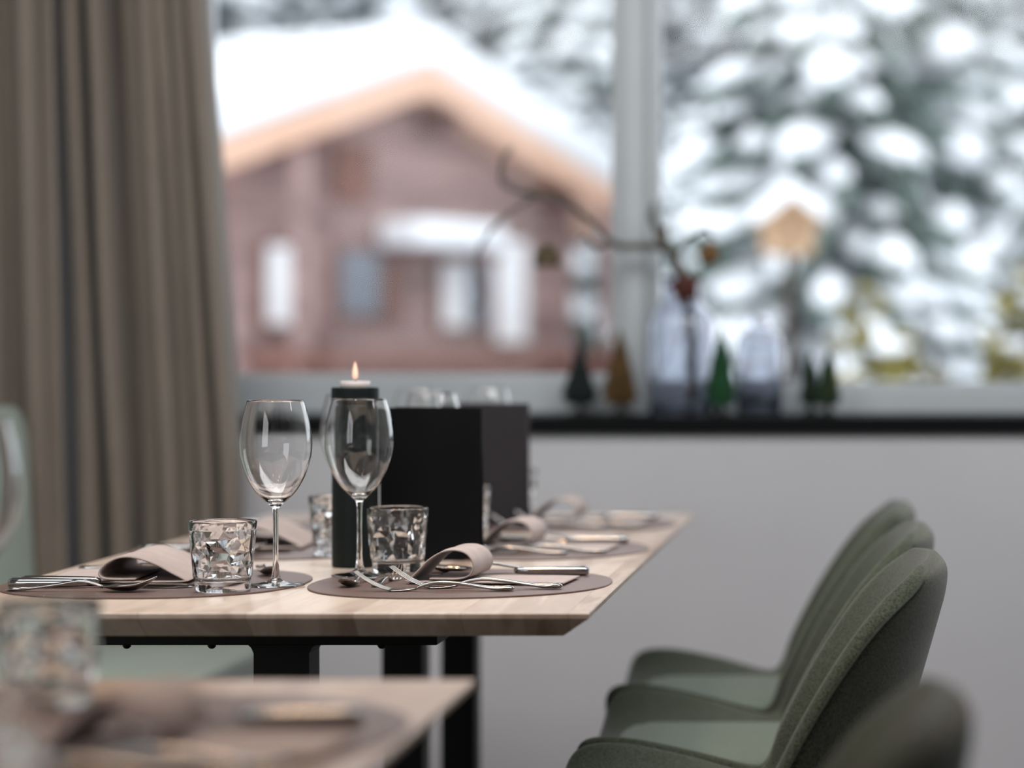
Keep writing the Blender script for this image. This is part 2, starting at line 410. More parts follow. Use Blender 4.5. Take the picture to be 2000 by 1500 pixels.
# ------------------------------------------------------------------ glassware
def arc(pts, n=6): return [(p[0], p[1]) for p in smoothpath([(a, b, 0) for a, b in pts], n)]
def wine_glass(label, loc, group):
    t = thing('wine_glass', label, 'wine glass', loc, 0, group)
    out = arc([(0.0038, 0.094), (0.0052, 0.1010), (0.0115, 0.1075), (0.0250, 0.1205), (0.0365, 0.1400), (0.0440, 0.1630), (0.0462, 0.1790), (0.0450, 0.1980), (0.0412, 0.2200), (0.0362, 0.2390)], 8)
    inn = arc([(0.0353, 0.2390), (0.0403, 0.2200), (0.0441, 0.1980), (0.0452, 0.1790), (0.0430, 0.1630), (0.0355, 0.1405), (0.0240, 0.1220), (0.0110, 0.1115), (0.00001, 0.1095)], 8)
    obj('bowl', lathe(out+[(0.03575, 0.2394)]+inn, 96), M['glass'], t)
    obj('stem', lathe(arc([(0.0062, 0.0095), (0.0046, 0.018), (0.0036, 0.034), (0.0033, 0.060), (0.0034, 0.082), (0.0038, 0.094)], 6), 48), M['glass'], t)
    obj('foot', lathe([(0.00001, 0.0005), (0.030, 0.0003), (0.0368, 0.0), (0.0375, 0.0008), (0.0370, 0.0016)] + arc([(0.034, 0.0021), (0.022, 0.0035), (0.0125, 0.0056), (0.0080, 0.0078), (0.0062, 0.0095)], 5), 96), M['glass'], t)
    return t
def tumbler_mesh():
    rnd = random.Random(11); bm = bmesh.new()
    H, n, rows = 0.0888, 18, 6
    R = lambda z: 0.0345+(0.0425-0.0345)*(z/H)**0.9
    RI = lambda z: R(z)-0.0036
    seg = n*6
    z0, z1 = 0.0195, 0.0775
    lat = []
    for k in range(rows+1):
        z = z0+(z1-z0)*k/rows; row = []
        for i in range(n):
            e = 0 < k < rows
            a = 2*PI*(i+0.5*(k % 2))/n + (rnd.uniform(-0.12, 0.12) if e else 0)
            zz = z+(rnd.uniform(-0.0042, 0.0042) if e else 0)
            rr = RI(zz)+(rnd.choice((-0.0016, 0.0012, 0.0022))*rnd.uniform(0.6, 1.2) if e else 0.0003)
            row.append(bm.verts.new((rr*math.cos(a), rr*math.sin(a), zz)))
        lat.append(row)
    flat = []
    for k in range(rows):
        a, b = lat[k], lat[k+1]
        for i in range(n):
            j = (i+1) % n
            if k % 2 == 0: fs = ((a[i], a[j], b[i]), (a[j], b[j], b[i]))
            else: fs = ((a[i], a[j], b[j]), (a[i], b[j], b[i]))
            for f in fs: flat.append(bm.faces.new(f))
    def ringf(rr, z, off=0): return [bm.verts.new((rr*math.cos(2*PI*(i/6+off)/n), rr*math.sin(2*PI*(i/6+off)/n), z)) for i in range(seg)]
    def fan(coarse, fine):
        for i in range(n):
            j = (i+1) % n
            for q in range(6):
                c = coarse[i] if q < 3 else coarse[j]
                bm.faces.new((c, fine[i*6+q], fine[(i*6+q+1) % seg]))
            bm.faces.new((coarse[i], fine[(i*6+3) % seg], coarse[j]))
    def join(a, b):
        for i in range(seg): bm.faces.new((a[i], a[(i+1) % seg], b[(i+1) % seg], b[i]))
    low = ringf(RI(0.0175)+0.0002, 0.0175); fan(lat[0], low)
    prev = low
    for rr, z in ((0.0290, 0.0158), (0.0265, 0.0146), (0.014, 0.0138), (0.0002, 0.0136)):
        c = ringf(rr, z); join(prev, c); prev = c
    bm.faces.new(prev)
    hi = ringf(RI(0.0795)+0.0004, 0.0795, 0.5*(rows % 2)); fan(lat[rows], hi)
    prev = hi
    for rr, z in ((0.0398, 0.083), (0.0403, 0.0870), (0.0409, 0.0885), (0.0419, 0.0888), (0.0425, 0.0877), (R(0.080), 0.080), (R(0.06), 0.06), (R(0.04), 0.04), (R(0.02), 0.02), (0.0349, 0.0145), (0.0344, 0.0135), (0.0344, 0.0125), (0.0345, 0.004), (0.0337, 0.0010), (0.0322, 0.0), (0.0290, 0.0), (0.0270, 0.0014), (0.012, 0.0026), (0.0002, 0.0028)):
        c = ringf(rr, z, 0.5*(rows % 2)); join(prev, c); prev = c
    bm.faces.new(prev)
    bmesh.ops.recalc_face_normals(bm, faces=bm.faces)
    fl = set(flat)
    for f in bm.faces: f.smooth = f not in fl
    me = bpy.data.meshes.new('tumbler'); bm.to_mesh(me); bm.free()
    me.materials.append(M['glass']); return me
TUMB = tumbler_mesh()
def tumbler(label, loc, rz, group):
    o = bpy.data.objects.new('tumbler', TUMB); C.objects.link(o); o.location = loc; o.rotation_euler = (0, 0, rz)
    return tag(o, label, 'drinking glass', group)
# ------------------------------------------------------------------ cutlery: lie along x, bowl/tines at -x, handle end at +x
def section(x, z, hw, ht, n=12, y=0.0, sup=1.0):
    return [(x, y+hw*math.copysign(abs(math.cos(2*PI*k/n))**sup, math.cos(2*PI*k/n)), z+ht*math.copysign(abs(math.sin(2*PI*k/n))**sup, math.sin(2*PI*k/n))) for k in range(n)]
def handle_bm(L, x0, z0, end_hw=0.0105):
    # from neck (x0,z0) to handle end, S curve resting on its end
    bm = bmesh.new(); st = [(0, z0, 0.0032, 0.0018), (0.10, z0+0.0045, 0.0030, 0.0021), (0.25, z0+0.0075, 0.0030, 0.0023), (0.45, 0.0095, 0.0036, 0.0023), (0.62, 0.0066, 0.0050, 0.0022), (0.76, 0.0044, 0.0066, 0.0023), (0.82, 0.0040, 0.0078, 0.0030), (0.86, 0.0038, 0.0086, 0.0027), (0.93, 0.0040, end_hw*0.8, 0.0032), (0.98, 0.0038, end_hw*0.6, 0.0026), (1.0, 0.0036, 0.0015, 0.0010)]
    P = smoothpath([(x0+(L)*a, z, hw) for a, z, hw, ht in st], 3); T = smoothpath([(ht, 0, 0) for a, z, hw, ht in st], 3)
    loft(bm, [section(p.x, p.y, max(0.0008, p.z), max(0.0006, t.x), sup=0.85) for p, t in zip(P, T)])
    return bm
def fork(label, loc, rz, group, sc=1.0):
    t = thing('fork', label, 'fork', loc, rz, group)
    obj('handle', handle_bm(0.125, -0.030, 0.0035), M['steel'], t)
    bm = bmesh.new(); st = [(-0.028, 0.0036, 0.0030, 0.0016), (-0.036, 0.0022, 0.0050, 0.0014), (-0.044, 0.0016, 0.0095, 0.0012), (-0.054, 0.0014, 0.0122, 0.0011), (-0.062, 0.0022, 0.0122, 0.0010)]
    loft(bm, [section(*s, sup=0.8) for s in st]); obj('head', bm, M['steel'], t)
    for k in range(4):
        y = (-0.0102+0.0068*k); bm = bmesh.new()
        st = [(-0.060, 0.0022, 0.0020, 0.0010), (-0.070, 0.0048, 0.0017, 0.0010), (-0.082, 0.0100, 0.0015, 0.0010), (-0.094, 0.0172, 0.0013, 0.0009), (-0.104, 0.0246, 0.0010, 0.0007), (-0.106, 0.0262, 0.0004, 0.0003)]
        loft(bm, [section(a, b, c, d, n=8, y=y*(1-0.4*max(0, (-a-0.08))/0.026*0.3)) for a, b, c, d in st]); obj('tine', bm, M['steel'], t)
    t.scale = (sc, sc, sc); return t
def spoon(label, loc, rz, group, sc=1.0):
    t = thing('spoon', label, 'spoon', loc, rz, group)
    obj('handle', handle_bm(0.125, -0.032, 0.0060), M['steel'], t)
    g = []; nr, nc = 14, 14
    for i in range(nr+1):
        s = -1+2*i/nr; row = []
        for j in range(nc+1):
            q = -1+2*j/nc
            # square to disc mapping
            u = s*math.sqrt(1-q*q/2); v = q*math.sqrt(1-s*s/2)
            r2 = u*u+v*v; wd = 0.0195*(1+0.12*u)
            x = -0.066+u*0.036; y = v*wd
            z = 0.0008+0.0085*r2**0.9 + (0.010*(max(0, -u))**2) - (0.0025*max(0, u))
            row.append(Vector((x, y, z)))
        g.append(row)
    bm, _ = shell(g, -0.0011)
    obj('bowl', bm, M['steel'], t)
    t.scale = (sc, sc, sc); return t
def knife(label, loc, rz, group):
    t = thing('knife', label, 'knife', loc, rz, group)
    bm = bmesh.new(); st = [(0.020, 0.0065, 0.0045, 0.0030), (0.026, 0.0068, 0.0070, 0.0048), (0.040, 0.0068, 0.0075, 0.0055), (0.070, 0.0068, 0.0085, 0.0060), (0.105, 0.0068, 0.0100, 0.0064), (0.116, 0.0068, 0.0105, 0.0064), (0.120, 0.0068, 0.0085, 0.0052), (0.121, 0.0068, 0.0050, 0.0030)]
    loft(bm, [section(*s, n=16, sup=0.8) for s in st]); obj('handle', bm, M['steel2'], t)
    bm = bmesh.new(); rings = []
    for x, h, dz in ((0.022, 0.0040, 0.0045), (0.008, 0.0050, 0.0035), (-0.02, 0.0085, 0.0018), (-0.06, 0.0092, 0.0014), (-0.095, 0.0088, 0.0013), (-0.108, 0.0050, 0.0012), (-0.113, 0.0012, 0.0011)):
        rings.append([(x, -0.0085, dz), (x, -0.0085+0.3*h, dz+0.0010), (x, -0.0085+2*h, dz+0.0004), (x, -0.0085+2*h, dz-0.0001), (x, -0.0085+0.3*h, dz-0.0006)])
    loft(bm, rings); obj('blade', bm, M['steel'], t, smooth=False)
    return t
# ------------------------------------------------------------------ napkins and mats
def napkin(label, loc, rz, group, path, width, lean=(0, 0), th=0.0021):
    P = smoothpath([(x, 0, z) for x, z in path], 7); n = len(P); grid = []
    m = 12
    for i, p in enumerate(P):
        t = i/(n-1); row = []
        for j in range(m+1):
            s = j/m-0.5
            w = width*(1.0+0.02*math.sin(9*t))
            y = s*w + lean[0]*p.z
            dx = lean[1]*s*w*min(1, p.z/0.03)
            ripple = 0.0007*math.sin(7*t+11*s)*min(1, max(0, p.z-0.006)/0.01)
            row.append(Vector((p.x+dx, y, p.z+ripple + 0.0)))
        grid.append(row)
    bm, _ = shell(grid, th)
    o = obj('napkin', bm, M['napkin'], None, True, loc, rz); return tag(o, label, 'napkin', group)
R_PATH = [(0.150, 0.0022), (0.120, 0.0026), (0.070, 0.0022), (0.020, 0.0024), (-0.030, 0.0026), (-0.056, 0.0030), (-0.062, 0.0046), (-0.056, 0.0085), (-0.044, 0.0215), (-0.030, 0.0360), (-0.012, 0.0470), (0.006, 0.0500), (0.022, 0.0460), (0.032, 0.0355), (0.034, 0.0235), (0.028, 0.0125), (0.014, 0.0070), (-0.008, 0.0064), (-0.028, 0.0066)]
L_PATH = [(0.150, 0.0022), (0.110, 0.0026), (0.050, 0.0024), (0.000, 0.0024), (-0.036, 0.0028), (-0.047, 0.0040), (-0.044, 0.0068), (-0.028, 0.0150), (-0.006, 0.0270), (0.018, 0.0355), (0.038, 0.0370), (0.056, 0.0300), (0.066, 0.0180), (0.062, 0.0085), (0.045, 0.0062), (0.020, 0.0062)]
def mat_bm(rx=0.195, ry=0.203, th=0.0022):
    bm = bmesh.new(); n = 96
    def ring(k, z):
        out = []
        for i in range(n):
            a = 2*PI*i/n; c, s = math.cos(a), math.sin(a)
            e = 0.90
            x = rx*k*math.copysign(abs(c)**e, c); y = ry*k*math.copysign(abs(s)**e, s)*(1-0.06*c)
            out.append((x, y, z))
        return out
    loft(bm, [ring(0.994, 0), ring(1, 0.0004), ring(1, th-0.0003), ring(0.996, th)])
    return bm
ZT = 0.7522
def placemat(label, loc, rz=0):
    o = obj('placemat', mat_bm(), M['mat'], None, False, (loc[0], loc[1], 0.7501), rz)
    return tag(o, label, 'placemat', 'leather placemats')
G = dict(w='wine glasses on the tables', t='faceted tumblers on the tables', f='forks laid on the placemats', k='knives laid on the placemats', s='spoons laid on the placemats', n='folded napkins on the placemats')
def right_setting(cx, cy, where, mods=None):
    """place setting whose diner sits on the right; made once and copied"""
    d = {}
    d['mat'] = placemat('round brown leather placemat %s' % where, (cx, cy))
    d['nap'] = napkin('taupe linen napkin curled into an upright loop %s' % where, (cx-0.006, cy+0.012, ZT), -0.09, G['n'], [(x if x > 0.05 else x*0.95, z*0.93 if z > 0.01 else z) for x, z in R_PATH], 0.102, lean=(0.0, 0.0))
    d['f1'] = fork('silver fork closest to the table end %s' % where, (cx-0.010, cy-0.122, ZT), 0.015, G['f'], 1.0)
    d['f2'] = fork('second silver fork, reaching further right, %s' % where, (cx+0.038, cy-0.087, ZT), -0.05, G['f'], 1.1)
    d['f3'] = fork('small dessert fork pointing away %s' % where, (cx-0.097, cy-0.010, ZT), -PI/2-0.06, G['f'], 0.68)
    d['sp'] = spoon('small silver spoon seen bowl first %s' % where, (cx-0.131, cy-0.018, ZT), PI/2-0.1, G['s'], 0.68)
    d['kn'] = knife('silver knife with thick handle %s' % where, (cx+0.034, cy+0.098, ZT), 0.0, G['k'])
    d['s2'] = spoon('silver spoon lying under the napkin loop %s' % where, (cx+0.02, cy+0.138, ZT), 0.06, G['s'], 0.95)
    d['wg'] = wine_glass('clear wine glass %s' % where, (cx-0.1545, cy+0.094, ZT), G['w'])
    d['tu'] = tumbler('clear faceted tumbler %s' % where, (cx-0.115, cy+0.156, ZT), 0.3, G['t'])
    return d
LBL = dict(
    mat='round brown leather placemat %s', nap='taupe linen napkin curled into an upright loop %s',
    f1='silver fork closest to the table end %s', f2='second silver fork, reaching further right, %s',
    f3='small dessert fork pointing away %s', sp='small silver spoon seen bowl first %s',
    kn='silver knife with thick handle %s', s2='silver spoon lying under the napkin loop %s', wg='clear wine glass %s', tu='clear faceted tumbler %s')
R1 = right_setting(-0.52, 3.17, 'at the near right place')
R1['wg']['label'] = 'clear wine glass standing in front of the black candle cylinder'
R1['tu']['label'] = 'faceted tumbler standing in front of the black menu holder'
def shift_setting(d, dx, dy, where, skip=(), fixes={}):
    out = {}
    for k, o in d.items():
        if k in skip: continue
        l = Vector(o.location); l.x += dx; l.y += dy
        if k in fixes: l.x += fixes[k][0]; l.y += fixes[k][1]
        lab = (LBL[k] if where[0] else '%s') % where[1]
        out[k] = copy_tree(o, loc=l, label=lab)
    return out
shift_setting(R1, 0, 0.56, (1, 'at the middle right place'), skip=('f3', 'sp'))
shift_setting(R1, 0, 1.12, (1, 'at the far right place'), skip=('f3', 'sp', 's2'))
shift_setting(R1, -0.035, -1.26, (1, 'on the blurred nearest table'), skip=('f3', 'sp', 's2'),
              fixes={'f1': (0.0, -0.08), 'f2': (0.0, -0.08), 'nap': (0.02, -0.1), 'wg': (-0.073, 0.115), 'tu': (-0.015, -0.02), 'kn': (-0.0, -0.06)})
tumbler('blurred tumbler cut off by the bottom left corner', (-0.548, 1.50, 0.7501), 0.9, G['t'])
# left setting (diner on the bench)
LBL2 = dict(mat='round brown leather placemat %s', nap='taupe napkin folded into a wide arch %s', sp='silver soup spoon with raised bowl tip %s',
            kn='silver knife lying next to the spoon %s', k2='second silver knife, behind the first one, %s', fk='silver fork lying beyond the napkin %s',
            s2='small dessert spoon behind the wine glass %s', wg='clear wine glass %s', tu='clear faceted tumbler %s')
W1 = 'at the near left place'
L1 = {}
L1['mat'] = placemat(LBL2['mat'] % W1, (-0.920, 3.17), PI)
L1['nap'] = napkin(LBL2['nap'] % W1, (-0.925, 3.235, ZT), PI+0.06, G['n'], L_PATH, 0.20, lean=(0.0, -0.0))
L1['sp'] = spoon(LBL2['sp'] % W1, (-0.983, 3.043, ZT), PI-0.02, G['s'], 0.98)
L1['kn'] = knife(LBL2['kn'] % W1, (-0.966, 3.092, ZT), PI, G['k'])
L1['k2'] = knife(LBL2['k2'] % W1, (-0.960, 3.122, ZT), PI, G['k'])
L1['fk'] = fork(LBL2['fk'] % W1, (-0.985, 3.345, ZT), PI, G['f'], 1.0)
L1['s2'] = spoon(LBL2['s2'] % W1, (-0.815, 3.315, ZT), PI/2+0.35, G['s'], 0.75)
L1['wg'] = wine_glass('clear wine glass right of the diamond-patterned tumbler', (-0.754, 3.125, ZT), G['w'])
L1['tu'] = tumbler('diamond-patterned tumbler in sharp focus at the front table edge', (-0.8034, 3.052, ZT), 0.1, G['t'])
for dy, w, sk in ((0.56, 'at the middle left place', ('k2', 's2', 'fk')), (1.12, 'at the far left place', ('k2', 's2', 'fk', 'sp'))):
    for k, o in L1.items():
        if k in sk: continue
        l = Vector(o.location); l.y += dy
        if k == 'tu': l.x += 0.025; l.y -= 0.005
        if k == 'wg': l.x -= 0.02
        if k == 'nap': l.x += 0.02
        copy_tree(o, loc=l, label=LBL2[k] % w)
# ------------------------------------------------------------------ candle and menus
t = thing('candle_holder', 'tall black cylindrical candle holder with a lit candle standing on the table', 'candle holder', (-0.715, 3.43, 0.75))
obj('body', lathe([(0.00001, 0), (0.0305, 0), (0.0325, 0.002), (0.0325, 0.228), (0.0310, 0.230), (0.0290, 0.231), (0.0290, 0.2335)], 128), M['holder'], t, smooth=False)
obj('collar', lathe([(0.0290, 0.2335), (0.0325, 0.2335), (0.0332, 0.2350), (0.0332, 0.2530), (0.0322, 0.2545), (0.0240, 0.2545), (0.0230, 0.2500), (0.00001, 0.2500)], 128), M['holder'], t, smooth=False)
obj('glass_cup', lathe([(0.00001, 0.2502), (0.0200, 0.2502), (0.0212, 0.2620), (0.0204, 0.2630), (0.0197, 0.2515), (0.00001, 0.2512)], 48), M['cup'], t)
cd = obj('candle', lathe([(0.00001, 0.2514), (0.0190, 0.2514), (0.0196, 0.2612), (0.0180, 0.2618), (0.00001, 0.2604)], 48), M['wax'], t)
bm = bmesh.new(); tube(bm, [(0, 0, 0.2595), (0.0004, 0, 0.264), (0, 0, 0.268)], 0.0008, 6); obj('wick', bm, M['wick'], cd)
obj('flame', lathe(arc([(0.0004, 0.2655), (0.0032, 0.2685), (0.0040, 0.2730), (0.0034, 0.2790), (0.0018, 0.2860), (0.00001, 0.2915)], 4), 16), M['flame'], cd)
def menu(label, x0, x1, y, h, mat, depth, ang=0.0):
    t = thing('menu_holder', label, 'menu', ((x0+x1)/2, y, 0.7501), ang)
    w = (x1-x0)/2
    # upright hinged cover: two boards opened like a book, spine at the right
    obj('front_cover', box(-w, w, 0, 0.0028, 0, h, bev=0.0009), mat, t, smooth=False)
    bm = bmesh.new(); a = 0.42; L = 2*w
    pts = [(w, 0.003), (w-0.0008, 0.0062), (w-0.0008-L*math.cos(a), 0.0062+L*math.sin(a)), (w-0.002-L*math.cos(a), 0.0034+L*math.sin(a)), (w-0.004, 0.0032)]
    loft(bm, [[(px, py, 0) for px, py in pts], [(px, py, h) for px, py in pts]]); obj('back_cover', bm, mat, t, smooth=False)
    bm = bmesh.new(); tube(bm, [(w+0.0006, 0.003, 0.0), (w+0.0006, 0.003, h)], 0.0026, 10); obj('spine', bm, mat, t)
    bm = bmesh.new(); a2 = 0.2; L2 = L*0.94
    pts = [(w-0.006, 0.0040), (w-0.006-L2*math.cos(a2), 0.0040+L2*math.sin(a2)), (w-0.006-L2*math.cos(a2), 0.0050+L2*math.sin(a2)), (w-0.006, 0.0050)]
    loft(bm, [[(px, py, 0.004) for px, py in pts], [(px, py, h-0.006) for px, py in pts]]); obj('page', bm, M['paper'], t, smooth=False)
    return t
menu('black standing menu folder right behind the right wine glass', -0.700, -0.552, 3.53, 0.2235, M['menu'], 0.04)
menu('charcoal standing menu folder behind the black one', -0.727, -0.579, 4.22, 0.2165, M['menu2'], 0.04)

# ------------------------------------------------------------------ chairs
def chair(label, loc, rz=0):
    t = thing('upholstered_chair', label, 'chair', (loc[0], loc[1], 0), rz, 'green shell chairs along the right side')
    Cn = [(-.395, .408), (-.412, .438), (-.385, .455), (-.30, .456), (-.17, .450), (-.06, .450), (-.012, .475), (.012, .535), (.040, .63), (.060, .70), (.074, .750), (.084, .784), (.088, .798)]
    Sd = [(-.365, .418), (-.402, .470), (-.388, .512), (-.320, .516), (-.225, .496), (-.160, .477), (-.132, .486), (-.112, .540), (-.066, .63), (-.018, .705), (.020, .751), (.055, .780), (.072, .793)]
    Wd = [.170, .205, .232, .244, .248, .248, .246, .240, .232, .220, .202, .172, .135]
    K = 17; grid = []
    CP = smoothpath([(a, 0, b) for a, b in Cn], 3); SP = smoothpath([(a, 0, b) for a, b in Sd], 3); WP = smoothpath([(w, 0, 0) for w in Wd], 3)
    n = len(CP)
    for i in range(n):
        row = []; v = i/(n-1)*(len(Cn)-1)
        pw = 3.4 if v < 5 else (3.4-(v-5)*0.35 if v < 8 else 2.35)
        for j in range(K):
            u = -1+2*j/(K-1); s = math.sin(u*PI/2)*0.55+u*0.45
            b = abs(s)**pw
            p = CP[i]*(1-b)+SP[i]*b
            row.append(Vector((p.x+0.15, WP[i].x*s, p.z)))
        grid.append(row)
    bm, outer = shell(grid, lambda i, j: (0.036-0.010*abs(-1+2*j/(K-1))**3)*(1 if i < n-6 else (0.97, 0.92, 0.85, 0.75, 0.62, 0.45)[i-n+6]), mid=0.004)
    sub(obj('shell', bm, M['chair'], t), 2)
    # piping on the outer rim
    for seq in (outer[K+6:K+n-2], outer[2*K+n-1:2*K+2*n-9]):
        bm = bmesh.new(); tube(bm, seq, 0.0017, 6); obj('piping', bm, M['piping'], t)
    # seat pad
    g = []
    for i in range(15):
        a = i/14; row = []
        for j in range(15):
            u = -1+2*j/14; x = -.375+.335*a+0.15
            k = 1-max(abs(u), abs(2*a-1))**5
            y = u*(0.205-0.03*(2*a-1)**4*(1 if a < 0.5 else 1.0))
            row.append(Vector((x, y, 0.4600+0.020*k)))
        g.append(row)
    bm, _ = shell(g, 0.012); obj('seat_pad', bm, M['pad'], t)
    for sx, sy in ((-1, -1), (-1, 1), (1, -1), (1, 1)):
        bm = bmesh.new(); tube(bm, [(-0.08+sx*0.12, sy*0.13, 0.425), (-0.08+sx*0.17, sy*0.17, 0.24), (-0.08+sx*0.22, sy*0.205, 0.004)], [0.016, 0.014, 0.010], 12)
        l = obj('leg', bm, M['black'], t)
        obj('foot_cap', lathe([(0.00001, 0), (0.011, 0), (0.012, 0.006), (0.00001, 0.0065)], 12), M['rubber'], l, loc=(-0.08+sx*0.22, sy*0.205, 0))
    return t
ch = chair('green upholstered chair in sharp focus at the right side of the table', (-0.15, 3.10))
copy_tree(ch, (-0.15, 3.64, 0), label='middle of the three green chairs at the right side of the table')
copy_tree(ch, (-0.165, 4.19, 0), label='farthest green chair, nearest the grey wall')
copy_tree(ch, (-0.178, 1.81, 0), rz=-0.06, label='blurred green chair back nearest the camera at the bottom right')
# ------------------------------------------------------------------ bench
t = thing('bench', 'mint green upholstered bench along the left wall', 'bench', (-1.45, 3.6, 0))
bm = box(-0.40, 0.26, -1.55, 1.335, 0.20, 0.47, bev=0.02); obj('seat', bm, M['bench'], t)
bm = bmesh.new(); rings = []
prof = [(-1.55, 0)] ; ys = []
pts = [(-1.55, 0.44), (-1.55, 0.95)]
for k in range(9):
    a = PI/2-k/8*PI/2*0.86; pts.append((1.18+0.10*math.cos(a), 0.85+0.10*math.sin(a)))
pts += [(1.31, 0.62), (1.325, 0.44)]
loft(bm, [[(-0.40, y, z) for y, z in pts], [(-0.24, y, z) for y, z in pts], [(-0.225, y*0.995, 0.5*(z-0.44)*1.985+0.445) for y, z in pts]])
obj('backrest', bm, M['bench'], t, smooth=False)
obj('plinth', box(-0.36, 0.20, -1.50, 1.28, 0, 0.20), M['black'], t, smooth=False)

# ------------------------------------------------------------------ sill decorations
ZS = 0.9192
def sx(px, D=5.40): return (px-1678)/F*D
def bristle(label, px, hh, r, mat, y=5.40, waist=1.0, seed=1):
    t = thing('bottle_brush_tree', label, 'ornament tree', (sx(px, y), y, ZS), seed, 'little bottle brush trees on the sill')
    rnd = random.Random(seed); rings = []; seg = 40; n = 26; st = 0.022
    for k in range(n+1):
        s = k/n; base = r*1.12*(min(1, (1-s)*1.22)**waist)*(0.6+0.4*min(1, s*9)) + 0.003
        rr = base*(1.0 if k % 2 else 0.80)
        rings.append([(rr*(1+rnd.uniform(-.16, .10))*math.cos(2*PI*i/seg), rr*(1+rnd.uniform(-.16, .10))*math.sin(2*PI*i/seg), st+(hh-st)*s-(0.004 if k % 2 else 0)) for i in range(seg)])
    bm = bmesh.new(); loft(bm, rings); obj('bristles', bm, mat, t, smooth=False)
    obj('base', lathe([(0.00001, 0), (0.017, 0), (0.018, 0.004), (0.008, 0.008), (0.006, 0.025), (0.00001, 0.025)], 20), M['stub'], t)
    return t
bristle('teal black bottle brush tree, leftmost on the sill', 1132, 0.186, 0.036, M['b_teal'], waist=1.45, seed=1)
bristle('mustard bottle brush tree in front of the window post', 1211, 0.190, 0.034, M['b_gold'], waist=0.9, seed=2)
bristle('bright green bottle brush tree between the two glass vessels', 1408, 0.192, 0.031, M['b_green'], y=5.325, waist=0.85, seed=3)
bristle('small dark green bottle brush tree, left of the pair at the right', 1583, 0.138, 0.021, M['b_dark'], y=5.43, waist=0.8, seed=4)
bristle('small olive green bottle brush tree, rightmost on the sill', 1618, 0.142, 0.023, M['b_olive'], y=5.34, waist=0.75, seed=5)
VX = sx(1332, 5.42)
rib = lambda a, z, r: 1+0.018*math.sin(18*a)
o = obj('vase', lathe([(0.00001, 0), (0.066, 0), (0.071, 0.004), (0.0725, 0.03), (0.0725, 0.19)] + arc([(0.0720, 0.200), (0.066, 0.225), (0.050, 0.245), (0.042, 0.262), (0.041, 0.290), (0.044, 0.308)], 4) +
      [(0.0415, 0.308)] + arc([(0.0385, 0.290), (0.0395, 0.262), (0.0475, 0.243), (0.063, 0.222), (0.0690, 0.198)], 4) + [(0.0695, 0.03), (0.064, 0.009), (0.00001, 0.008)], 144, fn=rib), M['vase'], None, True, (VX, 5.42, ZS))
tag(o, 'large bluish ribbed glass vase holding the bare branch on the sill', 'vase')
rib2 = lambda a, z, r: 1+0.014*math.sin(22*a)
t = thing('glass_jar', 'smaller clear ribbed glass jar with stopper, right of the green tree', 'jar', (sx(1483, 5.41), 5.41, ZS))
obj('body', lathe([(0.00001, 0), (0.045, 0), (0.049, 0.004), (0.050, 0.16)] + arc([(0.049, 0.170), (0.038, 0.184), (0.027, 0.190), (0.026, 0.196)], 4) + [(0.0235, 0.196)] + arc([(0.025, 0.189), (0.036, 0.181), (0.0465, 0.168)], 4) + [(0.047, 0.008), (0.00001, 0.007)], 132, fn=rib2), M['vase'], t)
obj('stopper', lathe([(0.00001, 0.186), (0.020, 0.186), (0.0225, 0.1965), (0.028, 0.198), (0.030, 0.208), (0.024, 0.219), (0.00001, 0.222)], 40), M['vase'], t)
# branch in the vase
def P3(px, py, D): return Vector(((px-1678)/F*D, D, 1.047-(py-698)/F*D))
def br(pts, r0, r1):
    b = bmesh.new(); rnd = random.Random(len(pts)); pp = smoothpath(pts, 5); n = len(pp)
    pp = [p+Vector((rnd.uniform(-1, 1), rnd.uniform(-1, 1), rnd.uniform(-1, 1)))*0.0022 for p in pp]
    tube(b, pp, [r0+(r1-r0)*i/(n-1) for i in range(n)], 8); return b
rootp = P3(1350, 790, 5.41)
main = [rootp, P3(1352, 700, 5.42), P3(1342, 600, 5.41), P3(1322, 520, 5.40), P3(1296, 482, 5.39), P3(1240, 482, 5.37), P3(1196, 474, 5.34), P3(1152, 432, 5.32), P3(1100, 394, 5.30), P3(1050, 380, 5.28), P3(1000, 370, 5.26), P3(978, 350, 5.25), P3(985, 310, 5.24), P3(1000, 285, 5.23)]
o = obj('branch', br(main, 0.0120, 0.0038), M['twig']); tag(o, 'gnarled bare branch arching left out of the glass vase', 'branch')
for pts, a, b_ in (([P3(1300, 490, 5.39), P3(1285, 450, 5.385), P3(1272, 420, 5.38), P3(1278, 396, 5.38)], 0.0085, 0.004),
                   ([P3(1196, 474, 5.34), P3(1160, 480, 5.30), P3(1146, 462, 5.28), P3(1132, 470, 5.27)], 0.004, 0.0015),
                   ([P3(1050, 380, 5.28), P3(990, 420, 5.26), P3(945, 470, 5.24), P3(930, 520, 5.23), P3(945, 580, 5.22), P3(922, 612, 5.22)], 0.0038, 0.0016),
                   ([P3(1330, 540, 5.40), P3(1318, 500, 5.38), P3(1298, 470, 5.37), P3(1300, 440, 5.36)], 0.009, 0.004),
                   ([P3(1318, 505, 5.39), P3(1340, 470, 5.38), P3(1370, 448, 5.38), P3(1386, 452, 5.38), P3(1392, 462, 5.38)], 0.004, 0.0018)):
    obj('twig', br(pts, a*1.35, b_*1.5), M['twig'], o)
def ornament(name, label, p, prof, mat, top, thread_to):
    t = thing(name, label, 'ornament', p)
    obj('body', lathe(prof, 32), mat, t)
    bm = bmesh.new(); tube(bm, [(0, 0, top-0.002), thread_to-Vector(p)], 0.0007, 5); obj('thread', bm, M['thread'], t)
    return t
pb = P3(1068, 520, 5.285)
